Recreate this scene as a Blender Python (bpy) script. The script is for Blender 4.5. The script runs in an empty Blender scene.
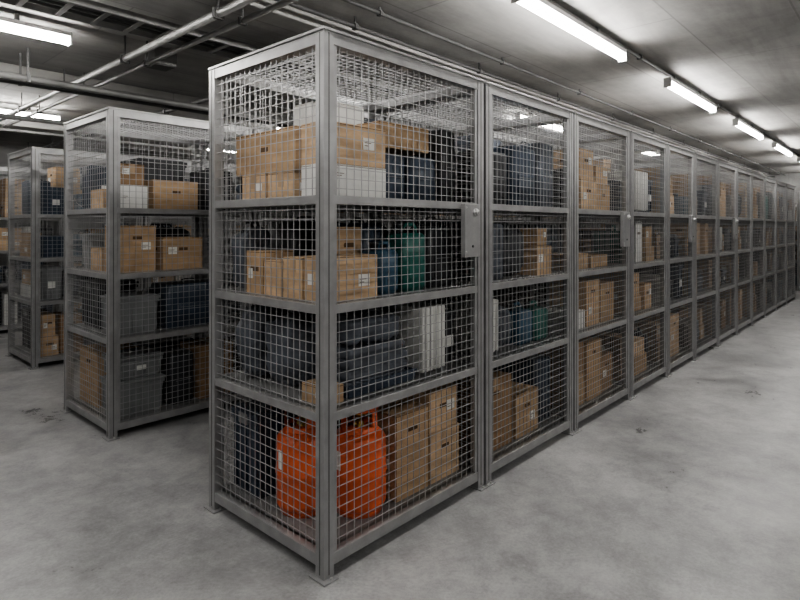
import bpy, math, random
from mathutils import Matrix, Vector, noise

random.seed(7)
scene = bpy.context.scene
COL = scene.collection

# ------------------------------------------------------------------ materials
def mat_new(name):
    m = bpy.data.materials.new(name); m.use_nodes = True
    nt = m.node_tree
    return m, nt, nt.nodes["Principled BSDF"]

def simple(name, col, rough=0.5, metal=0.0, var=0.15, scale=8.0, bump=0.0, bscale=60.0, stretch=(1,1,1), emit=0):
    m, nt, b = mat_new(name)
    N, L = nt.nodes, nt.links
    tc = N.new("ShaderNodeTexCoord"); mp = N.new("ShaderNodeMapping")
    mp.inputs["Scale"].default_value = stretch
    L.new(tc.outputs["Object"], mp.inputs["Vector"])
    no = N.new("ShaderNodeTexNoise"); no.inputs["Scale"].default_value = scale
    no.inputs["Detail"].default_value = 6
    L.new(mp.outputs[0], no.inputs["Vector"])
    cr = N.new("ShaderNodeValToRGB")
    cr.color_ramp.elements[0].position = 0.3; cr.color_ramp.elements[1].position = 0.7
    cr.color_ramp.elements[0].color = (*[c*(1-var) for c in col], 1)
    cr.color_ramp.elements[1].color = (*[min(1, c*(1+var)) for c in col], 1)
    L.new(no.outputs["Fac"], cr.inputs["Fac"]); L.new(cr.outputs[0], b.inputs["Base Color"])
    b.inputs["Roughness"].default_value = rough
    b.inputs["Metallic"].default_value = metal
    if bump > 0:
        n2 = N.new("ShaderNodeTexNoise"); n2.inputs["Scale"].default_value = bscale
        n2.inputs["Detail"].default_value = 5
        L.new(mp.outputs[0], n2.inputs["Vector"])
        bp = N.new("ShaderNodeBump"); bp.inputs["Strength"].default_value = bump
        bp.inputs["Distance"].default_value = 0.01
        L.new(n2.outputs["Fac"], bp.inputs["Height"]); L.new(bp.outputs[0], b.inputs["Normal"])
    return m

M_STEEL = simple("painted_grey_steel", (0.30,0.301,0.303), 0.33, 0.4, 0.14, 11, 0.08, 90)
M_STEEL2 = simple("shelf_steel", (0.22,0.222,0.225), 0.5, 0.3, 0.15, 10)
M_WIRE = simple("galvanised_wire", (0.35,0.353,0.357), 0.42, 0.4, 0.2, 5)
M_BOLT = simple("zinc_bolt", (0.5,0.5,0.5), 0.3, 0.8, 0.1, 30)
M_CB = [simple("cardboard_a", (0.50,0.355,0.225), 0.85, 0, 0.22, 7, 0.25, 50, (1,1,4)),
        simple("cardboard_b", (0.40,0.275,0.165), 0.85, 0, 0.22, 6, 0.25, 50, (1,1,4)),
        simple("cardboard_c", (0.28,0.18,0.102), 0.85, 0, 0.22, 6, 0.25, 50, (1,1,4))]
M_TAPE = simple("packing_tape", (0.38,0.27,0.17), 0.35, 0, 0.1, 10)
M_SEAM = simple("cardboard_seam", (0.10,0.06,0.03), 0.9, 0, 0.1, 10)
M_LABEL = simple("paper_label", (0.68,0.68,0.66), 0.7, 0, 0.06, 30)
M_WHITE = simple("white_carton", (0.64,0.64,0.62), 0.7, 0, 0.08, 5)
M_NAVY = simple("navy_plastic", (0.032,0.048,0.075), 0.36, 0, 0.25, 5)
M_BLACK = simple("black_plastic", (0.026,0.028,0.033), 0.38, 0, 0.25, 5)
M_TEAL = simple("teal_plastic", (0.014,0.125,0.105), 0.35, 0, 0.15, 5)
M_BLUE = simple("blue_plastic", (0.03,0.085,0.14), 0.4, 0, 0.15, 5)
M_GREY = simple("grey_plastic", (0.20,0.208,0.215), 0.5, 0, 0.15, 5)
M_CLOTH = simple("black_fabric", (0.036,0.038,0.044), 0.6, 0, 0.3, 9, 0.5, 30)
M_CLOTHN = simple("slate_fabric", (0.075,0.086,0.107), 0.48, 0, 0.35, 9, 0.5, 30)
M_ORANGE = simple("orange_enamel", (0.66,0.125,0.042), 0.34, 0, 0.2, 9, 0.05, 40)
M_BRASS = simple("brass", (0.55,0.38,0.12), 0.35, 0.9, 0.1, 20)
M_LAMPB = simple("lamp_housing", (0.5,0.5,0.5), 0.5, 0.2, 0.05, 5)
M_PIPE = simple("conduit_grey", (0.27,0.27,0.265), 0.42, 0.35, 0.25, 6)
M_PIPED = simple("dark_conduit", (0.10,0.10,0.10), 0.5, 0.3, 0.2, 6)

def emit_mat():
    m, nt, b = mat_new("fluorescent_diffuser")
    b.inputs["Base Color"].default_value = (0.9,0.9,0.9,1)
    b.inputs["Emission Color"].default_value = (1.0,0.972,0.93,1)
    b.inputs["Emission Strength"].default_value = 46
    return m
M_EMIT = emit_mat()

def noise_node(N,L,vec,scale,detail=8,rough=0.65,dist=0.0):
    n=N.new("ShaderNodeTexNoise"); n.inputs["Scale"].default_value=scale
    n.inputs["Detail"].default_value=detail; n.inputs["Roughness"].default_value=rough
    n.inputs["Distortion"].default_value=dist
    L.new(vec,n.inputs["Vector"]); return n
def ramp(N,L,fac,stops):
    cr=N.new("ShaderNodeValToRGB")
    for k,(p,c) in enumerate(stops):
        e=cr.color_ramp.elements[k] if k<2 else cr.color_ramp.elements.new(p)
        e.position=p; e.color=(*c,1)
    L.new(fac,cr.inputs["Fac"]); return cr
def mult(N,L,a,b,f=1.0):
    mx=N.new("ShaderNodeMixRGB"); mx.blend_type='MULTIPLY'; mx.inputs[0].default_value=f
    L.new(a,mx.inputs[1]); L.new(b,mx.inputs[2]); return mx.outputs[0]

def floor_mat():
    m, nt, b = mat_new("concrete_floor")
    N, L = nt.nodes, nt.links
    tc = N.new("ShaderNodeTexCoord"); V=tc.outputs["Object"]
    n1=noise_node(N,L,V,0.8,10,0.7,0.3)
    n2=noise_node(N,L,V,4.5,14,0.82,0.0)
    n3=noise_node(N,L,V,70,6,0.7)
    n4=noise_node(N,L,V,1.7,10,0.75,0.5)
    c1=ramp(N,L,n1.outputs["Fac"],[(0.36,(0.25,0.252,0.256)),(0.64,(0.43,0.43,0.428))])
    c2=ramp(N,L,n2.outputs["Fac"],[(0.36,(0.66,0.66,0.665)),(0.58,(1,1,1))])
    c3=ramp(N,L,n3.outputs["Fac"],[(0.3,(0.80,0.80,0.80)),(0.6,(1,1,1))])
    c4=ramp(N,L,n4.outputs["Fac"],[(0.34,(0.68,0.68,0.68)),(0.47,(1,1,1))])
    c=mult(N,L,mult(N,L,mult(N,L,c1.outputs[0],c2.outputs[0]),c3.outputs[0]),c4.outputs[0])
    L.new(c,b.inputs["Base Color"])
    rr = N.new("ShaderNodeMapRange"); rr.inputs[1].default_value=0.35; rr.inputs[2].default_value=0.65
    rr.inputs[3].default_value = 0.26; rr.inputs[4].default_value = 0.52
    L.new(n4.outputs["Fac"], rr.inputs[0]); L.new(rr.outputs[0], b.inputs["Roughness"])
    bp = N.new("ShaderNodeBump"); bp.inputs["Strength"].default_value = 0.08; bp.inputs["Distance"].default_value = 0.005
    L.new(n2.outputs["Fac"], bp.inputs["Height"]); L.new(bp.outputs[0], b.inputs["Normal"])
    return m

def ceil_mat(name, lo, hi):
    m, nt, b = mat_new(name)
    N, L = nt.nodes, nt.links
    tc = N.new("ShaderNodeTexCoord"); V=tc.outputs["Object"]
    mp = N.new("ShaderNodeMapping"); mp.inputs["Scale"].default_value = (0.3,2.2,2.2)
    L.new(V, mp.inputs["Vector"])
    n1=noise_node(N,L,mp.outputs[0],1.1,10,0.68,0.3)
    n0=noise_node(N,L,V,0.9,8,0.7,0.3)
    c1=ramp(N,L,n1.outputs["Fac"],[(0.33,lo),(0.67,hi)])
    c0=ramp(N,L,n0.outputs["Fac"],[(0.36,(0.72,0.72,0.72)),(0.58,(1,1,1))])
    br = N.new("ShaderNodeTexBrick"); br.inputs["Scale"].default_value = 1.0
    br.inputs["Brick Width"].default_value = 2.5; br.inputs["Row Height"].default_value = 0.62
    br.inputs["Mortar Size"].default_value = 0.006
    br.inputs["Color1"].default_value = (1,1,1,1); br.inputs["Color2"].default_value = (0.86,0.86,0.86,1)
    br.inputs["Mortar"].default_value = (0.7,0.7,0.7,1)
    L.new(V, br.inputs["Vector"])
    c=mult(N,L,mult(N,L,c1.outputs[0],c0.outputs[0]),br.outputs["Color"])
    L.new(c, b.inputs["Base Color"])
    b.inputs["Roughness"].default_value = 0.8
    n2=noise_node(N,L,V,25,6,0.6)
    bp = N.new("ShaderNodeBump"); bp.inputs["Strength"].default_value = 0.2; bp.inputs["Distance"].default_value = 0.01
    L.new(n2.outputs["Fac"], bp.inputs["Height"]); L.new(bp.outputs[0], b.inputs["Normal"])
    return m
M_FLOOR = floor_mat()
M_CEIL = ceil_mat("concrete_ceiling", (0.31,0.305,0.295), (0.53,0.525,0.51))
M_WALL = ceil_mat("concrete_wall", (0.30,0.30,0.30), (0.44,0.44,0.43))

# ------------------------------------------------------------------ mesh builder
class MB:
    def __init__(s):
        s.v=[]; s.f=[]; s.m=[]; s.sm=[]; s.mats=[]; s.M=Matrix.Identity(4)
    def mi(s, mat):
        if mat not in s.mats: s.mats.append(mat)
        return s.mats.index(mat)
    def add(s, vs, fs, mat, smooth=False):
        b=len(s.v); k=s.mi(mat)
        s.v += [tuple(s.M @ Vector(p)) for p in vs]
        for f in fs:
            s.f.append([b+i for i in f]); s.m.append(k); s.sm.append(smooth)
    def box(s, x0,x1,y0,y1,z0,z1, mat, tap=0.0):
        t=tap
        vs=[(x0+t,y0+t,z0),(x1-t,y0+t,z0),(x1-t,y1-t,z0),(x0+t,y1-t,z0),
            (x0,y0,z1),(x1,y0,z1),(x1,y1,z1),(x0,y1,z1)]
        s.add(vs,[(3,2,1,0),(4,5,6,7),(0,1,5,4),(1,2,6,5),(2,3,7,6),(3,0,4,7)],mat)
    def rbox(s, x0,x1,y0,y1,z0,z1, mat, r=0.02, seg=3, rz=0.008):
        def ring(ins,z):
            out=[]
            rr=max(r-ins,0.001)
            for cx,cy,a0 in ((x1-r,y1-r,0),(x0+r,y1-r,90),(x0+r,y0+r,180),(x1-r,y0+r,270)):
                for i in range(seg+1):
                    a=math.radians(a0+90*i/seg)
                    out.append((cx+rr*math.cos(a),cy+rr*math.sin(a),z))
            return out
        rings=[ring(rz,z0),ring(0,z0+rz),ring(0,z1-rz),ring(rz,z1)]
        n=len(rings[0]); vs=sum(rings,[]); fs=[]
        for k in range(3):
            for i in range(n):
                j=(i+1)%n
                fs.append((k*n+i,k*n+j,(k+1)*n+j,(k+1)*n+i))
        s.add(vs,fs,mat,True)
        s.add(rings[3],[tuple(range(n))],mat); s.add(rings[0],[tuple(reversed(range(n)))],mat)
    def lathe(s, prof, cx,cy,z, mat, seg=28, smooth=True, a0=0, a1=360):
        full = abs(a1-a0)>=360
        n = seg if full else seg+1
        vs=[]
        for r,h in prof:
            for i in range(n):
                a=math.radians(a0+(a1-a0)*i/seg)
                vs.append((cx+r*math.cos(a),cy+r*math.sin(a),z+h))
        fs=[]
        for k in range(len(prof)-1):
            for i in range(seg):
                j=(i+1)%n
                fs.append((k*n+i,k*n+j,(k+1)*n+j,(k+1)*n+i))
        s.add(vs,fs,mat,smooth)
    def tube(s, pts, r, mat, seg=8):
        pts=[Vector(p) for p in pts]; vs=[]
        for i,p in enumerate(pts):
            d=(pts[min(i+1,len(pts)-1)]-pts[max(i-1,0)]).normalized()
            up=Vector((0,0,1)) if abs(d.z)<0.9 else Vector((1,0,0))
            a=d.cross(up).normalized(); b=a.cross(d)
            for k in range(seg):
                t=2*math.pi*k/seg
                vs.append(tuple(p+a*r*math.cos(t)+b*r*math.sin(t)))
        fs=[]
        for i in range(len(pts)-1):
            for k in range(seg):
                l=(k+1)%seg
                fs.append((i*seg+k,i*seg+l,(i+1)*seg+l,(i+1)*seg+k))
        fs.append(tuple(range(seg))); fs.append(tuple((len(pts)-1)*seg+k for k in reversed(range(seg))))
        s.add(vs,fs,mat,True)
    def blob(s, x0,x1,y0,y1,z0,z1, mat, e=0.45, amp=0.02, freq=9, seed=0, nu=44, nv=24):
        cx,cy,cz=(x0+x1)/2,(y0+y1)/2,(z0+z1)/2
        ax,ay,az=(x1-x0)/2,(y1-y0)/2,(z1-z0)/2
        sp=lambda c: math.copysign(abs(c)**e,c)
        vs=[]
        for j in range(nv+1):
            ph=-math.pi/2+math.pi*j/nv
            for i in range(nu):
                th=2*math.pi*i/nu
                dx,dy,dz=sp(math.cos(ph))*sp(math.cos(th)),sp(math.cos(ph))*sp(math.sin(th)),sp(math.sin(ph))
                p=Vector((cx+ax*dx,cy+ay*dy,cz+az*dz))
                n=noise.noise(p*freq+Vector((seed*3.1,seed,0)))+0.5*noise.noise(p*freq*2.3)
                k=-abs(n)*amp
                p+=Vector((dx,dy,dz))*k*(1.0)
                if dz>0.2: p.z-=abs(noise.noise(p*freq*0.6+Vector((seed,0,7))))*az*0.5
                p.z=max(p.z,z0)
                vs.append(tuple(p))
        fs=[]
        for j in range(nv):
            for i in range(nu):
                k=(i+1)%nu
                fs.append((j*nu+i,j*nu+k,(j+1)*nu+k,(j+1)*nu+i))
        s.add(vs,fs,mat,True)
    def make(s, name, parent=None, bevel=0.0):
        me=bpy.data.meshes.new(name)
        me.from_pydata(s.v,[],s.f)
        for mt in s.mats: me.materials.append(mt)
        me.polygons.foreach_set("material_index",s.m)
        me.polygons.foreach_set("use_smooth",s.sm)
        me.update()
        ob=bpy.data.objects.new(name,me); COL.objects.link(ob)
        if parent: ob.parent=parent
        if bevel>0:
            md=ob.modifiers.new("bevel",'BEVEL'); md.width=bevel; md.segments=2; md.limit_method='ANGLE'
            md.angle_limit=math.radians(50)
        return ob

# ------------------------------------------------------------------ goods (each takes a footprint)
def carton(mb,x0,x1,y0,y1,z0,h,mat=None,label=True,seed=None):
    mat = mat or random.choice(M_CB); z1=z0+h; e=0.0015
    mb.box(x0,x1,y0,y1,z0,z1,mat)
    w,d=x1-x0,y1-y0
    tape = M_TAPE if mat is not M_WHITE else M_LABEL
    t=0.022
    long_x = random.random()<0.5
    if long_x:
        cy=(y0+y1)/2
        mb.box(x0-e,x1+e,cy-t,cy+t,z1-0.07 if h>0.12 else z1-0.03,z1+e,tape)
    else:
        cx=(x0+x1)/2
        mb.box(cx-t,cx+t,y0-e,y1+e,z1-0.07 if h>0.12 else z1-0.03,z1+e,tape)
    for a in (z1-0.006,):
        mb.box(x0-e*0.6,x1+e*0.6,y0-e*0.6,y1+e*0.6,a-0.0015,a+0.001,M_SEAM)
    if label and min(w,h)>0.1 and random.random()<0.6:
        lw=min(0.07,w*0.3); lh=min(0.055,h*0.3)
        lx=x0+w*random.choice((0.12,0.6)); lz=z0+h*random.uniform(0.25,0.55)
        mb.box(lx,lx+lw,y0-e*1.4,y0,lz,lz+lh,M_LABEL)
        mb.box(lx+0.006,lx+lw*0.7,y0-e*1.8,y0,lz+lh*0.55,lz+lh*0.62,M_SEAM)
        mb.box(lx+0.006,lx+lw*0.5,y0-e*1.8,y0,lz+lh*0.3,lz+lh*0.37,M_SEAM)
    if label and d>0.12 and random.random()<0.35:
        ly=y0+d*random.choice((0.15,0.6)); lz=z0+h*0.35
        mb.box(x0-e*1.4,x0,ly,ly+d*0.25,lz,lz+min(0.05,h*0.3),M_LABEL)
    if h>0.2:
        mb.box((x0+x1)/2-0.035,(x0+x1)/2+0.035,y0-e,y0,z1-0.1,z1-0.078,M_SEAM)
        mb.box(x0-e,x0,(y0+y1)/2-0.035,(y0+y1)/2+0.035,z1-0.1,z1-0.078,M_SEAM)

def tote(mb,x0,x1,y0,y1,z0,h,mat=None):
    mat = mat or random.choice((M_NAVY,M_BLACK,M_NAVY,M_GREY)); z1=z0+h
    mb.box(x0+0.012,x1-0.012,y0+0.012,y1-0.012,z0,z1-0.03,mat,0.018)
    mb.box(x0+0.004,x1-0.004,y0+0.004,y1-0.004,z1-0.055,z1-0.035,mat)
    mb.box(x0,x1,y0,y1,z1-0.03,z1-0.008,mat)
    mb.box(x0+0.02,x1-0.02,y0+0.02,y1-0.02,z1-0.008,z1,mat)
    n=max(2,int((x1-x0)/0.07))
    for i in range(n):
        cx=x0+0.03+(x1-x0-0.06)*i/(n-1)
        mb.box(cx-0.006,cx+0.006,y0+0.01,y0+0.03,z0+0.02,z1-0.055,mat)
    n=max(2,int((y1-y0)/0.07))
    for i in range(n):
        cy=y0+0.03+(y1-y0-0.06)*i/(n-1)
        mb.box(x0+0.01,x0+0.03,cy-0.006,cy+0.006,z0+0.02,z1-0.055,mat)
    cy=(y0+y1)/2
    mb.box(x0-0.004,x0+0.01,cy-0.04,cy+0.04,z1-0.07,z1-0.015,M_GREY)
    cx=(x0+x1)/2
    if random.random()<0.6: mb.box(cx-0.035,cx+0.035,y0+0.006,y0+0.012,z0+h*0.35,z0+h*0.55,M_LABEL)

def suitcase(mb,x0,x1,y0,y1,z0,h,mat=None):
    mat = mat or random.choice((M_BLACK,M_NAVY,M_CLOTHN)); z1=z0+h-0.03
    mb.rbox(x0,x1,y0,y1,z0,z1,mat,min(0.035,(y1-y0)*0.3),4,0.015)
    cy=(y0+y1)/2
    mb.rbox(x0-0.0,x1+0.0,cy-0.008,cy+0.008,z0+0.004,z1+0.004,M_GREY,0.005,1,0.002)
    for k in (0.25,0.5,0.75):
        cx=x0+(x1-x0)*k
        mb.box(cx-0.006,cx+0.006,y0-0.003,y0+0.01,z0+0.03,z1-0.03,mat)
    cx=(x0+x1)/2; w=min(0.06,(x1-x0)*0.3)
    mb.tube([(cx-w,cy,z1-0.004),(cx-w*0.9,cy,z1+0.02),(cx-w*0.6,cy,z1+0.026),(cx+w*0.6,cy,z1+0.026),(cx+w*0.9,cy,z1+0.02),(cx+w,cy,z1-0.004)],0.006,M_BLACK,6)
    mb.rbox(x0+(x1-x0)*0.18,x1-(x1-x0)*0.18,y0-0.012,y0+0.01,z0+h*0.15,z0+h*0.5,mat,0.01,2,0.006)
    mb.box(x0+(x1-x0)*0.2,x1-(x1-x0)*0.2,y0-0.014,y0-0.011,z0+h*0.44,z0+h*0.45,M_GREY)

def bag(mb,x0,x1,y0,y1,z0,h,mat=None):
    mat = mat or random.choice((M_CLOTH,M_CLOTHN,M_CLOTH)); sd=random.random()*50
    mb.blob(x0,x1,y0,y1,z0,z0+h*0.95,mat,0.5,0.035,10,sd)
    cx,cy=(x0+x1)/2,(y0+y1)/2; w=(x1-x0)*0.2
    for yy in (y0+(y1-y0)*0.3,y0+(y1-y0)*0.7):
        mb.tube([(cx-w,yy,z0+h*0.6),(cx-w*0.9,yy,z0+h*0.85),(cx-w*0.4,yy,z0+h*0.98),(cx+w*0.4,yy,z0+h*0.98),(cx+w*0.9,yy,z0+h*0.85),(cx+w,yy,z0+h*0.6)],0.008,M_BLACK,6)

def jerrycan(mb,x0,x1,y0,y1,z0,h,mat=None):
    mat = mat or random.choice((M_NAVY,M_BLUE,M_TEAL)); zb=z0+h*0.84
    mb.rbox(x0,x1,y0,y1,z0,zb,mat,min(0.03,(x1-x0)*0.25),4,0.02)
    cx,cy=(x0+x1)/2,(y0+y1)/2; w=(x1-x0)
    mb.lathe([(0.001,0),(0.022,0),(0.022,h*0.1),(0.026,h*0.1),(0.026,h*0.155),(0.001,h*0.155)],x0+w*0.2,cy,zb-0.002,M_BLACK,14)
    mb.tube([(x0+w*0.35,cy,zb-0.01),(x0+w*0.42,cy,zb+h*0.1),(x0+w*0.5,cy,zb+h*0.13),(x0+w*0.82,cy,zb+h*0.13),(x0+w*0.9,cy,zb+h*0.08),(x0+w*0.92,cy,zb-0.01)],0.011,mat,8)
    mb.box(x0+w*0.2,x1-w*0.2,y0-0.002,y0+0.01,z0+h*0.2,z0+h*0.55,mat)

def bucket(mb,x0,x1,y0,y1,z0,h,mat=None):
    mat = mat or random.choice((M_GREY,M_BLUE,M_BLACK,M_WHITE)); r=min(x1-x0,y1-y0)/2
    h=min(h,r*2.5)
    cx,cy=(x0+x1)/2,y0+r
    mb.lathe([(0.001,0),(r*0.84,0),(r*0.86,0.01),(r*0.95,h*0.8),(r*0.99,h*0.8),(r*0.99,h*0.86),(r*0.96,h*0.86),(r*0.97,h*0.94),(r,h*0.94),(r,h),(r*0.93,h),(r*0.91,h-0.01),(0.001,h-0.01)],cx,cy,z0,mat,24)
    pts=[(cx+r*1.0*math.cos(a),cy-r*0.35-0.6*r*math.sin(a)*0.9,z0+h*0.83-0.45*h*math.sin(a)) for a in [math.pi*i/10 for i in range(11)]]
    mb.tube(pts,0.003,M_BOLT,5)

def ribbed_heater(mb,x0,x1,y0,y1,z0,h,mat=None):
    mat = mat or M_WHITE
    n=max(4,int((x1-x0)/0.032)); p=(x1-x0)/n
    for i in range(n):
        mb.rbox(x0+i*p+0.003,x0+(i+1)*p-0.003,y0,y1,z0+0.02,z0+h,mat,0.008,2,0.006)
    mb.box(x0+0.005,x1-0.005,y0+0.02,y1-0.02,z0+0.04,z0+0.07,mat)
    mb.box(x0+0.005,x1-0.005,y0+0.02,y1-0.02,z0+h-0.07,z0+h-0.04,mat)
    mb.box(x0+0.02,x0+0.035,y0,y1,z0,z0+0.03,M_GREY); mb.box(x1-0.035,x1-0.02,y0,y1,z0,z0+0.03,M_GREY)

def folded(mb,x0,x1,y0,y1,z0,h,mat=None):
    n=max(2,int(h/0.045)); p=h/n
    for i in range(n):
        m = mat or random.choice((M_CLOTH,M_CLOTHN,M_NAVY,M_GREY))
        j=[random.uniform(0,0.02) for _ in range(4)]
        mb.rbox(x0+j[0],x1-j[1],y0+j[2],y1-j[3],z0+i*p,z0+(i+1)*p,m,0.02,3,p*0.35)

def tray(mb,x0,x1,y0,y1,z0,h,mat=None):
    m = mat or M_NAVY; t=0.008
    mb.box(x0+.01,x1-.01,y0+.01,y1-.01,z0,z0+t,m)
    mb.box(x0,x1,y0,y0+t,z0+t,z0+h,m); mb.box(x0,x1,y1-t,y1,z0+t,z0+h,m)
    mb.box(x0,x0+t,y0+t,y1-t,z0+t,z0+h,m); mb.box(x1-t,x1,y0+t,y1-t,z0+t,z0+h,m)
    mb.box(x0-.008,x1+.008,y0-.008,y0,z0+h-.012,z0+h,m); mb.box(x0-.008,x0,y0,y1,z0+h-.012,z0+h,m)

NAMES={carton:"cardboard_box",tote:"plastic_storage_tote",suitcase:"suitcase",bag:"duffel_bag",jerrycan:"jerrycan",
       bucket:"bucket_with_lid",ribbed_heater:"ribbed_radiator",folded:"folded_blankets",tray:"plastic_tray"}

def gas_cylinder(cx,cy,z,rot=0):
    mb=MB(); r=0.133
    mb.lathe([(r*0.76,0),(r*0.84,0),(r*0.84,0.035),(r*0.76,0.035)],cx,cy,z,M_ORANGE,32)
    prof=[(0.001,0.020),(r*0.78,0.021),(r*0.92,0.030),(r*0.985,0.046),(r,0.062),(r,0.185),(r*1.018,0.189),(r*1.018,0.203),(r,0.207),(r,0.335)]
    for i in range(1,11):
        a=math.radians(9*i); prof.append((max(0.001,r*math.cos(a)**0.8 if i<10 else 0.001),0.335+0.070*math.sin(a)))
    mb.lathe(prof,cx,cy,z,M_ORANGE,48)
    rc=r*0.68; zb=0.375
    mb.lathe([(rc,zb),(rc,zb+0.042),(rc-0.004,zb+0.042),(rc-0.004,zb)],cx,cy,z,M_ORANGE,36)
    mb.lathe([(rc-0.002,zb+0.112),(rc+0.006,zb+0.116),(rc+0.009,zb+0.128),(rc+0.003,zb+0.139),(rc-0.006,zb+0.139),(rc-0.011,zb+0.128),(rc-0.006,zb+0.115),(rc-0.002,zb+0.112)],cx,cy,z,M_ORANGE,36)
    for k in range(3):
        a=rot+k*120
        mb.lathe([(rc,zb+0.038),(rc,zb+0.118)],cx,cy,z,M_ORANGE,6,True,a-17,a+17)
        mb.lathe([(rc-0.004,zb+0.118),(rc-0.004,zb+0.038)],cx,cy,z,M_ORANGE,6,True,a-17,a+17)
    mb.lathe([(0.024,0.40),(0.024,0.420),(0.014,0.423),(0.014,0.452),(0.030,0.454),(0.032,0.470),(0.028,0.477),(0.001,0.477)],cx,cy,z,M_BRASS,14)
    mb.tube([(cx,cy,z+0.437),(cx-0.055,cy-0.035,z+0.437)],0.012,M_BRASS,8)
    mb.lathe([(r+0.0012,0.225),(r+0.0012,0.315)],cx,cy,z,M_LABEL,6,True,170,186)
    return mb.make("gas_cylinder")

# ------------------------------------------------------------------ lockers
POST=0.055; H=2.3; DEPTH=0.93
SH=[0.10,0.69,1.145,1.61]
def locker(x0,x1,y0,lock=False,pitch=0.044,rot=None):
    emp=bpy.data.objects.new("wire_mesh_locker",None); COL.objects.link(emp)
    emp.location=(x0,y0,0)
    if rot: emp.rotation_euler=(0,0,rot)
    w=x1-x0; d=DEPTH; p=POST
    fr=MB()
    for px in (0,w-p):
        for py in (0,d-p):
            fr.box(px,px+p,py,py+p,0.006,H,M_STEEL)
            fr.box(px-0.018+ (0.012 if px else 0) ,px+p+0.018-(0.012 if not px else 0),py-0.025,py+p+0.025,0,0.008,M_STEEL)
            for by in (py-0.015,py+p+0.012):
                fr.lathe([(0.007,0.008),(0.007,0.016),(0.001,0.016)],px+p/2,by,0,M_BOLT,6,False)
        fr.box(px+p/2-0.003,px+p/2+0.003,-0.0015,0.001,0.02,H-0.01,M_PIPED)
    for py in (p/2-0.003,d-p/2-0.003):
        fr.box(-0.0015,0.001,py,py+0.006,0.02,H-0.01,M_PIPED)
    def rails(z0,z1,t):
        o=(p-t)/2
        fr.box(p,w-p,o,o+t,z0,z1,M_STEEL); fr.box(p,w-p,d-o-t,d-o,z0,z1,M_STEEL)
        fr.box(o,o+t,p,d-p,z0,z1,M_STEEL); fr.box(w-o-t,w-o,p,d-p,z0,z1,M_STEEL)
    rails(H-0.055,H,0.05)
    rails(SH[0]-0.05,SH[0],0.05)
    for z in SH[1:]: rails(z-0.038,z,0.045)
    fr.box(-0.006,w+0.006,-0.006,0.012,H-0.004,H+0.008,M_STEEL)
    fr.box(-0.006,0.012,0.012,d,H-0.004,H+0.008,M_STEEL)
    for (a,b) in ((p+0.003,p+0.022),(w-p-0.022,w-p-0.003)):
        fr.box(a,b,0.006,0.026,SH[0],H-0.055,M_STEEL)
    fr.make("steel_frame",emp,0.004)
    sh=MB()
    for z in SH:
        sh.box(0.04,w-0.04,0.04,d-0.04,z-0.012,z,M_STEEL2)
        if z>0.2:
            sh.box(0.06,w-0.06,d*0.5-0.02,d*0.5+0.02,z-0.036,z-0.012,M_STEEL2)
    sh.make("shelves",emp)
    wm=MB(); r=0.00155
    zt=H-0.055
    def vx(y,mat=M_WIRE):
        n=int(round((w-2*p)/pitch))
        for i in range(1,n):
            x=p+(w-2*p)*i/n; wm.box(x-r,x+r,y-r,y+r,SH[0],zt,mat)
        k=int((zt-SH[0])/pitch)
        for i in range(1,k+1):
            z=SH[0]+pitch*i; wm.box(p,w-p,y-r*2.6,y-r*0.8,z-r,z+r,mat)
    def vy(x):
        n=int(round((d-2*p)/pitch))
        for i in range(1,n):
            y=p+(d-2*p)*i/n; wm.box(x-r,x+r,y-r,y+r,SH[0],zt,M_WIRE)
        k=int((zt-SH[0])/pitch)
        for i in range(1,k+1):
            z=SH[0]+pitch*i; wm.box(x-r*2.6,x-r*0.8,p,d-p,z-r,z+r,M_WIRE)
    vx(0.018); vx(d-0.018); vy(0.018); vy(w-0.018)
    n=int((w-2*p)/pitch)
    for i in range(1,n+1):
        x=p+pitch*i; wm.box(x-r,x+r,0.03,d-0.03,H-0.02-r,H-0.02+r,M_WIRE)
    n=int((d-2*p)/pitch)
    for i in range(1,n+1):
        y=p+pitch*i; wm.box(0.03,w-0.03,y-r,y+r,H-0.02+r,H-0.02+3*r,M_WIRE)
    wm.make("wire_panels",emp)
    if lock:
        lk=MB()
        lk.box(w-p-0.155,w-p-0.012,-0.022,0.008,1.31,1.60,M_STEEL)
        lk.M=Matrix.Translation((w-p-0.06,-0.022,1.555))@Matrix.Rotation(math.radians(90),4,'X')
        lk.lathe([(0.022,0),(0.022,0.008),(0.016,0.012),(0.016,0.02),(0.001,0.02)],0,0,0,M_BOLT,18)
        lk.M=Matrix.Translation((w-p-0.083,-0.022,1.37))@Matrix.Rotation(math.radians(90),4,'X')
        lk.lathe([(0.008,0),(0.008,0.004),(0.001,0.004)],0,0,0,M_BLACK,12)
        lk.M=Matrix.Identity(4)
        for z in (1.34,1.58):
            lk.box(w-p-0.15,w-p-0.14,-0.026,-0.02,z-0.005,z+0.005,M_BOLT)
        lk.make("lock_box",emp,0.004)
    return emp

def place(fn,ox,oy,x0,x1,y0,y1,z,h,mat=None):
    mb=MB()
    cx,cy=ox+(x0+x1)/2,oy+(y0+y1)/2
    if fn in (carton,suitcase,tote):
        a=math.radians(random.uniform(-1.6,1.6))
        mb.M=Matrix.Translation((cx,cy,0))@Matrix.Rotation(a,4,'Z')@Matrix.Translation((-cx,-cy,0))
    if mat is None: fn(mb,ox+x0,ox+x1,oy+y0,oy+y1,z,h)
    else: fn(mb,ox+x0,ox+x1,oy+y0,oy+y1,z,h,mat)
    ob=mb.make(NAMES[fn],None,0.003 if fn in (carton,tote) else 0)
    return ob

SEGS=[0,1.187,2.325,3.427,4.416,5.35,6.35,7.35,8.33,9.32,10.35,11.45,12.5]
A,B,C=M_CB

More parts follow.
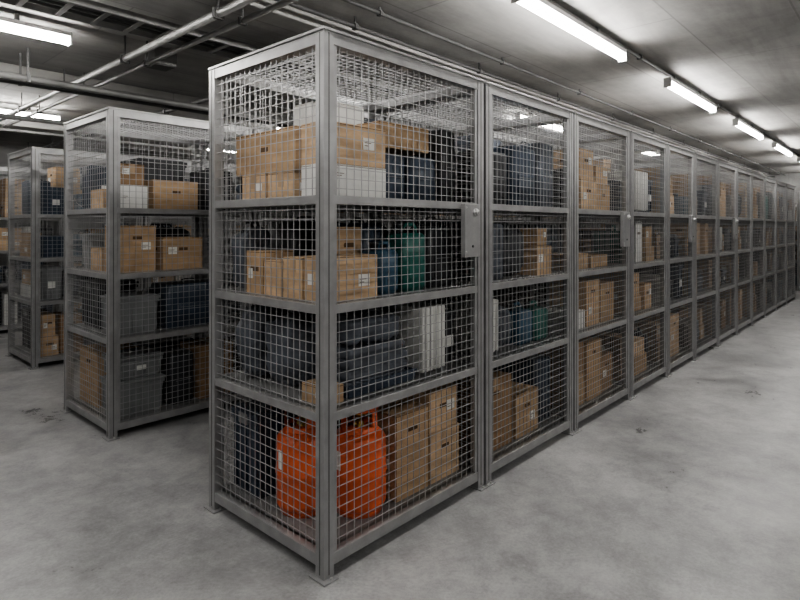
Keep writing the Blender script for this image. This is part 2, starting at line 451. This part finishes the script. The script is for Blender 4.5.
def fill(mb,ox,oy,w,dark=0.5,skip=()):
    for si,z in enumerate(SH):
        if si in skip: continue
        top=(SH+[H-0.06])[si+1]
        clear=top-z-0.06
        for (ya,yb) in ((0.08,0.44),(0.48,0.86)):
            x=0.09
            while x<w-0.2:
                ww=random.uniform(0.15,0.36); 
                if x+ww>w-0.09: ww=w-0.09-x
                if ww<0.1: break
                hh=clear*random.uniform(0.5,0.97) if si<3 else random.uniform(0.25,0.56)
                a=ya+random.uniform(0,0.06); b=yb-random.uniform(0,0.06)
                q=random.random()
                X0,X1,Y0,Y1=ox+x,ox+x+ww-0.015,oy+a,oy+b
                if q<0.50*(1-dark)*2*0.9:
                    if hh>0.26 and random.random()<0.6:
                        h1=hh*random.uniform(0.4,0.6)
                        m1=random.choice((A,B,C,B,A,M_WHITE) )
                        carton(mb,X0,X1,Y0,Y1,z,h1,m1)
                        carton(mb,X0+0.01,X1-random.uniform(0.005,0.05),Y0+0.01,Y1-0.02,z+h1,hh-h1,random.choice((A,B,C)))
                    else: carton(mb,X0,X1,Y0,Y1,z,hh,random.choice((A,B,C,A,M_WHITE)))
                else:
                    f=random.choice((tote,tote,suitcase,bag,jerrycan,folded,bucket,tote,suitcase,ribbed_heater if random.random()<0.3 else tote))
                    if f is folded: hh=min(hh,0.25)
                    if f is jerrycan and X1-X0>0.24: X1=X0+0.22
                    f(mb,X0,X1,Y0,Y1,z,hh)
                x+=ww+random.uniform(0,0.02)

# ---- row 1
for i in range(len(SEGS)-1):
    locker(SEGS[i]+(0 if i==0 else 0.012),SEGS[i+1]-0.012,0,lock=(i in (0,2,4,6)))

Z1,Z2,Z3,Z4=SH
def P(fn,x0,x1,y0,y1,z,h,mat=None,ox=0,oy=0): return place(fn,ox,oy,x0,x1,y0,y1,z,h,mat)
# top shelf
P(carton,.08,.33,.53,.74,Z4,.125,A); P(carton,.08,.33,.30,.515,Z4,.125,A)
P(carton,.08,.38,.29,.80,Z4+.127,.205,B)
P(carton,.085,.45,.075,.26,Z4,.145,M_WHITE)
P(carton,.085,.45,.08,.26,Z4+.147,.185,A)
P(suitcase,.50,.70,.16,.50,Z4,.27,M_NAVY); P(suitcase,.72,.93,.14,.50,Z4,.27,M_NAVY)
P(carton,.52,.90,.18,.48,Z4+.272,.13,B)
P(suitcase,.95,1.08,.12,.5,Z4,.44,M_BLACK)
P(tote,.45,.80,.55,.86,Z4,.42,M_BLACK); P(carton,.48,.78,.57,.84,Z4+.422,.14,M_WHITE)
P(suitcase,.85,1.07,.56,.86,Z4,.54,M_CLOTHN)
P(folded,.10,.40,.81,.88,Z4,.18)
# shelf 3
P(carton,.08,.27,.56,.70,Z3,.21,B); P(carton,.08,.27,.41,.545,Z3,.17,A); P(carton,.08,.27,.25,.39,Z3,.19,A)
P(carton,.085,.39,.075,.235,Z3,.20,A)
P(carton,.30,.47,.265,.42,Z3,.33,B)
P(jerrycan,.43,.57,.09,.24,Z3,.26,M_BLUE)
P(suitcase,.50,.66,.28,.55,Z3,.38,M_NAVY)
P(jerrycan,.600,.785,.09,.24,Z3,.355,M_TEAL)
P(suitcase,.83,1.07,.12,.42,Z3,.36,M_BLACK)
P(bag,.70,1.06,.50,.85,Z3,.38,M_CLOTHN)
P(suitcase,.30,.66,.60,.86,Z3,.39,M_BLACK)
P(bag,.07,.27,.72,.87,Z3,.36,M_CLOTHN)
# shelf 2
P(carton,.08,.19,.09,.25,Z2,.08,B)
P(tray,.22,.68,.09,.31,Z2,.06,M_NAVY); P(folded,.235,.665,.105,.295,Z2+.012,.20,M_CLOTHN); P(bag,.25,.64,.11,.29,Z2+.213,.17,M_CLOTHN)
P(bag,.09,.40,.34,.62,Z2,.39,M_CLOTHN)
P(suitcase,.43,.70,.34,.60,Z2,.41,M_NAVY)
P(bag,.08,.40,.64,.87,Z2,.40,M_CLOTHN)
P(suitcase,.45,.75,.64,.86,Z2,.40,M_BLACK)
P(ribbed_heater,.74,.94,.09,.28,Z2,.36,M_WHITE)
P(tote,.965,1.08,.12,.40,Z2,.32,M_BLACK)
P(suitcase,.80,1.07,.45,.85,Z2,.39,M_NAVY)
# bottom
gas_cylinder(.215,.410,Z1,20)
gas_cylinder(.395,.205,Z1,50)
P(tote,.08,.35,.60,.86,Z1,.44,M_NAVY)
P(carton,.555,.80,.10,.46,Z1,.43,B)
P(carton,.815,1.075,.10,.42,Z1,.265,A); P(carton,.815,1.065,.105,.42,Z1+.267,.22,A)
P(carton,.42,.62,.62,.86,Z1,.35,C); P(suitcase,.66,1.05,.55,.84,Z1,.50,M_BLACK)

# locker 2 goods
ox=1.187
P(carton,.10,.45,.10,.45,Z1,.44,C,ox); P(carton,.50,.80,.10,.40,Z1,.28,B,ox); P(suitcase,.82,1.04,.12,.45,Z1,.48,M_NAVY,ox)
P(tote,.1,.5,.52,.86,Z1,.4,M_BLACK,ox); P(suitcase,.55,.80,.52,.86,Z1,.48,M_BLACK,ox)
P(ribbed_heater,.10,.29,.09,.30,Z2,.34,M_WHITE,ox); P(bag,.32,.54,.12,.4,Z2,.30,M_CLOTHN,ox)
P(bag,.1,.5,.45,.85,Z2,.38,M_CLOTH,ox); P(jerrycan,.57,.74,.10,.30,Z2,.27,M_BLUE,ox); P(jerrycan,.78,.96,.10,.30,Z2,.26,M_TEAL,ox)
P(suitcase,.55,1.0,.45,.85,Z2,.40,M_BLACK,ox)
P(suitcase,.10,.38,.10,.40,Z3,.38,M_CLOTHN,ox); P(bag,.42,.72,.12,.42,Z3,.36,M_CLOTH,ox)
P(carton,.76,.97,.09,.30,Z3,.20,A,ox); P(carton,.78,.92,.10,.28,Z3+.202,.12,B,ox)
P(suitcase,.12,.55,.48,.85,Z3,.40,M_NAVY,ox); P(tote,.6,1.0,.48,.85,Z3,.36,M_BLACK,ox)
P(suitcase,.10,.42,.10,.45,Z4,.36,M_BLACK,ox); P(suitcase,.48,.78,.10,.45,Z4,.42,M_NAVY,ox); P(suitcase,.82,1.03,.10,.45,Z4,.48,M_CLOTHN,ox)
P(bag,.12,.55,.5,.86,Z4,.50,M_CLOTH,ox); P(suitcase,.6,1.0,.5,.86,Z4,.55,M_CLOTHN,ox)
# locker 3 goods
ox=2.325
P(carton,.10,.40,.10,.44,Z1,.24,B,ox); P(carton,.10,.38,.10,.44,Z1+.242,.24,C,ox); P(carton,.44,.72,.10,.42,Z1,.46,B,ox); P(carton,.76,1.0,.12,.42,Z1,.30,C,ox)
P(carton,.12,.40,.10,.34,Z2,.14,M_WHITE,ox); P(carton,.43,.68,.10,.42,Z2,.36,A,ox); P(carton,.71,.98,.10,.40,Z2,.32,B,ox)
P(carton,.10,.5,.12,.36,Z3,.12,A,ox); P(carton,.55,.9,.12,.36,Z3,.10,B,ox); P(suitcase,.2,.6,.42,.8,Z3,.38,M_NAVY,ox); P(bag,.65,1.0,.42,.8,Z3,.36,M_CLOTHN,ox)
P(carton,.34,.62,.10,.40,Z4,.24,A,ox); P(carton,.36,.60,.12,.38,Z4+.242,.24,A,ox); P(carton,.66,.95,.12,.40,Z4,.22,B,ox); P(carton,.69,.92,.13,.36,Z4+.222,.15,A,ox)
P(tote,.08,.30,.12,.45,Z4,.3,M_BLACK,ox); P(tote,.2,.9,.5,.86,Z4,.45,M_BLACK,ox)
P(suitcase,.2,.9,.5,.84,Z2,.36,M_BLACK,ox); P(tote,.2,.9,.5,.84,Z1,.45,M_BLACK,ox)
for i in range(3,12):
    mb=MB(); fill(mb,SEGS[i]+0.012,0,SEGS[i+1]-SEGS[i]-0.024,0.45)
    mb.make("stored_boxes_and_bins")

# ---- row 2
R2=2.31; X2=0.02
S2=[X2+1.15*i for i in range(10)]
for i in range(9): locker(S2[i]+(0.012 if i else 0),S2[i+1]-0.012,R2)
def Q(fn,x0,x1,y0,y1,z,h,mat=None): return place(fn,X2,R2,x0,x1,y0,y1,z,h,mat)
Q(carton,.09,.30,.08,.30,Z4,.17,M_WHITE); Q(carton,.10,.28,.09,.28,Z4+.172,.15,C)
Q(carton,.34,.70,.09,.38,Z4,.22,B); Q(suitcase,.78,1.03,.10,.4,Z4,.36,M_BLACK)
Q(carton,.09,.32,.36,.60,Z4,.15,A); Q(tote,.38,.8,.45,.8,Z4,.42,M_BLACK); Q(tote,.09,.34,.63,.86,Z4,.35,M_NAVY)
Q(carton,.09,.36,.08,.32,Z3,.34,B); Q(carton,.42,.74,.09,.36,Z3,.25,B); Q(carton,.09,.30,.38,.60,Z3,.17,A)
Q(bag,.42,.9,.45,.85,Z3,.36,M_CLOTH); Q(tote,.09,.34,.64,.86,Z3,.28,M_GREY)
Q(tote,.09,.40,.09,.42,Z2,.28,M_GREY); Q(suitcase,.46,.95,.09,.42,Z2,.37,M_NAVY); Q(tote,.09,.40,.47,.85,Z2,.36,M_BLACK); Q(bag,.5,.95,.48,.85,Z2,.3,M_CLOTHN)
Q(tote,.09,.44,.09,.42,Z1,.26,M_GREY); Q(tote,.10,.43,.10,.41,Z1+.262,.17,M_GREY); Q(suitcase,.48,.68,.10,.42,Z1,.42,M_BLACK); Q(carton,.72,1.02,.10,.42,Z1,.42,C)
Q(carton,.09,.40,.47,.84,Z1,.42,B); Q(suitcase,.5,.9,.5,.84,Z1,.44,M_NAVY)
for i in range(1,9):
    mb=MB(); fill(mb,S2[i]+0.012,R2,1.12,0.6); mb.make("stored_boxes_and_bins")
# ---- row 3, row 4
R3=4.95; X3=0.25
for i in range(7):
    a=X3+1.15*i; locker(a+(0.012 if i else 0),a+1.138,R3)
    mb=MB(); fill(mb,a+0.012,R3,1.12,0.45); mb.make("stored_boxes_and_bins")
R4=7.5; X4=0.2
for i in range(6):
    a=X4+1.15*i; locker(a+(0.012 if i else 0),a+1.138,R4)
    mb=MB(); fill(mb,a+0.012,R4,1.12,0.4); mb.make("stored_boxes_and_bins")
for i in range(3):
    yy=-1.0+1.15*i
    locker(14.3,15.4,yy)
    mb=MB(); fill(mb,14.3,yy,1.08,0.4); mb.make("stored_boxes_and_bins")

# ------------------------------------------------------------------ room
XA,XB,YA,YB,ZC=-4.0,16.2,-4.6,9.6,2.87
def room(name,*a,mat):
    mb=MB(); mb.box(*a,mat); return mb.make(name)
room("floor",XA-.2,XB+.2,YA-.2,YB+.2,-0.2,0.0,mat=M_FLOOR)
room("ceiling",XA-.2,XB+.2,YA-.2,YB+.2,ZC,ZC+0.2,mat=M_CEIL)
room("wall_east",XB,XB+.2,YA,YB,0,ZC,mat=M_WALL)
room("wall_west",XA-.2,XA,YA,YB,0,ZC,mat=M_WALL)
room("wall_north",XA-.2,XB+.2,YB,YB+.2,0,ZC,mat=M_WALL)
room("wall_south",XA-.2,XB+.2,YA-.2,YA,0,ZC,mat=M_WALL)

def beam(x0,x1,y0,y1,d):
    mb=MB(); mb.box(x0,x1,y0,y1,ZC-d,ZC,M_CEIL); mb.make("ceiling_beam",None,0.01)
beam(XA,XB,1.05,1.35,0.10)
beam(XA,XB,3.9,4.2,0.10)
beam(XA,XB,6.7,7.0,0.10)

def pipe_x(name,y,z,r,x0=XA,x1=XB,mat=M_PIPE,n=8,top=None):
    mb=MB(); mb.tube([(x0,y,z),(x1,y,z)],r,mat,10)
    for i in range(n):
        x=x0+(x1-x0)*(i+0.5)/n
        mb.box(x-0.012,x+0.012,y-r-0.006,y+r+0.006,z-r-0.004,z+r+0.004,M_PIPED)
        mb.box(x-0.008,x+0.008,y-0.004,y+0.004,z+r,ZC,M_PIPED)
    mb.make(name)
def pipe_y(name,x,z,r,y0=YA,y1=YB,mat=M_PIPE,n=7):
    mb=MB(); mb.tube([(x,y0,z),(x,y1,z)],r,mat,10)
    for i in range(n):
        y=y0+(y1-y0)*(i+0.5)/n
        mb.box(x-r-0.006,x+r+0.006,y-0.012,y+0.012,z-r-0.004,z+r+0.004,M_PIPED)
        mb.box(x-0.004,x+0.004,y-0.008,y+0.008,z+r,ZC,M_PIPED)
    mb.make(name)
pipe_y("ceiling_pipe",0.18,2.70,0.026,0.5,YB); pipe_y("ceiling_pipe",0.34,2.70,0.018,0.5,YB)
pipe_y("ceiling_pipe",1.25,2.70,0.022,1.0,YB,M_PIPED)
pipe_x("ceiling_pipe",0.93,2.80,0.014,n=14,mat=M_PIPED); pipe_x("ceiling_pipe",0.70,2.83,0.012,n=14,mat=M_PIPED)
pipe_x("ceiling_pipe",3.30,2.63,0.028); pipe_x("ceiling_pipe",3.50,2.63,0.018,mat=M_PIPED); pipe_x("ceiling_pipe",5.2,2.63,0.026); pipe_x("ceiling_pipe",6.3,2.65,0.018)
mb=MB()
mb.box(-3.9,8,1.75,1.77,2.755,2.80,M_PIPE); mb.box(-3.9,8,2.03,2.05,2.755,2.80,M_PIPE)
for i in range(59): mb.box(-3.8+0.2*i,-3.77+0.2*i,1.77,2.03,2.755,2.765,M_PIPE)
for i in range(8):
    x=-3.5+1.5*i
    mb.box(x-.006,x+.006,1.76,1.772,2.80,ZC,M_PIPED); mb.box(x-.006,x+.006,2.028,2.04,2.80,ZC,M_PIPED)
for k,yy in enumerate((1.82,1.88,1.95)): mb.tube([(-3.9,yy,2.777),(8,yy,2.777)],0.012,M_PIPED,6)
mb.make("cable_tray")
mb=MB(); mb.box(0.42,0.60,2.5,2.68,2.74,ZC,M_PIPE); mb.box(0.43,0.59,2.51,2.67,2.73,2.74,M_PIPED); mb.make("junction_box",None,0.004)

def lamp(x0,y,L=1.53,z=2.73,stem=2.87):
    emp=bpy.data.objects.new("fluorescent_ceiling_lamp",None); COL.objects.link(emp)
    h=MB(); h.box(x0,x0+L,y-0.030,y+0.030,z+0.056,z+0.085,M_LAMPB)
    h.box(x0-0.012,x0,y-0.034,y+0.034,z-0.004,z+0.085,M_LAMPB); h.box(x0+L,x0+L+0.012,y-0.034,y+0.034,z-0.004,z+0.085,M_LAMPB)
    for k in (0.2,0.8):
        h.box(x0+L*k-0.012,x0+L*k+0.012,y-0.02,y+0.02,z+0.085,stem,M_PIPED)
    h.make("housing",emp,0.003)
    t=MB(); vs=[]; n=10
    for xx in (x0,x0+L):
        for i in range(n):
            a=2*math.pi*i/n
            vs.append((xx,y+0.028*math.cos(a),z+0.028+0.028*math.sin(a)))
    fs=[(i,(i+1)%n,n+(i+1)%n,n+i) for i in range(n)]
    t.add(vs,fs,M_EMIT,True)
    t.make("diffuser",emp)
for i in range(-1,6):
    lamp(1.25+2.6*i,-0.17,stem=2.824)
lamp(-1.70,2.51); lamp(4.3,1.62); lamp(8.3,1.62)
lamp(-0.80,5.73); lamp(2.9,4.45); lamp(6.5,4.45); lamp(3.0,6.9)
for x in (-3.2,0.0,3.5,7.5): lamp(x,-3.2)  # added fill lamps, all out of view, to brighten the front aisle
lamp(-3.6,0.9)  # unseen extra lamp, added as fill for the near end face
pipe_x("lighting_conduit",-0.17,2.842,0.013,n=24,mat=M_PIPED)

# ------------------------------------------------------------------ world, camera
w=bpy.data.worlds.new("world"); scene.world=w; w.use_nodes=True
w.node_tree.nodes["Background"].inputs[0].default_value=(0.5,0.52,0.55,1)
w.node_tree.nodes["Background"].inputs[1].default_value=0.1
cam=bpy.data.cameras.new("camera"); co=bpy.data.objects.new("camera",cam); COL.objects.link(co)
co.location=(-1.522,-1.811,1.475)
co.rotation_euler=(math.radians(90),0,math.radians(-47.7))
cam.sensor_width=36; cam.lens=566/800*36; cam.shift_y=-73/800
cam.clip_start=0.05
scene.camera=co
scene.view_settings.view_transform='AgX'
scene.view_settings.look='AgX - Medium High Contrast'
scene.view_settings.exposure=0.68
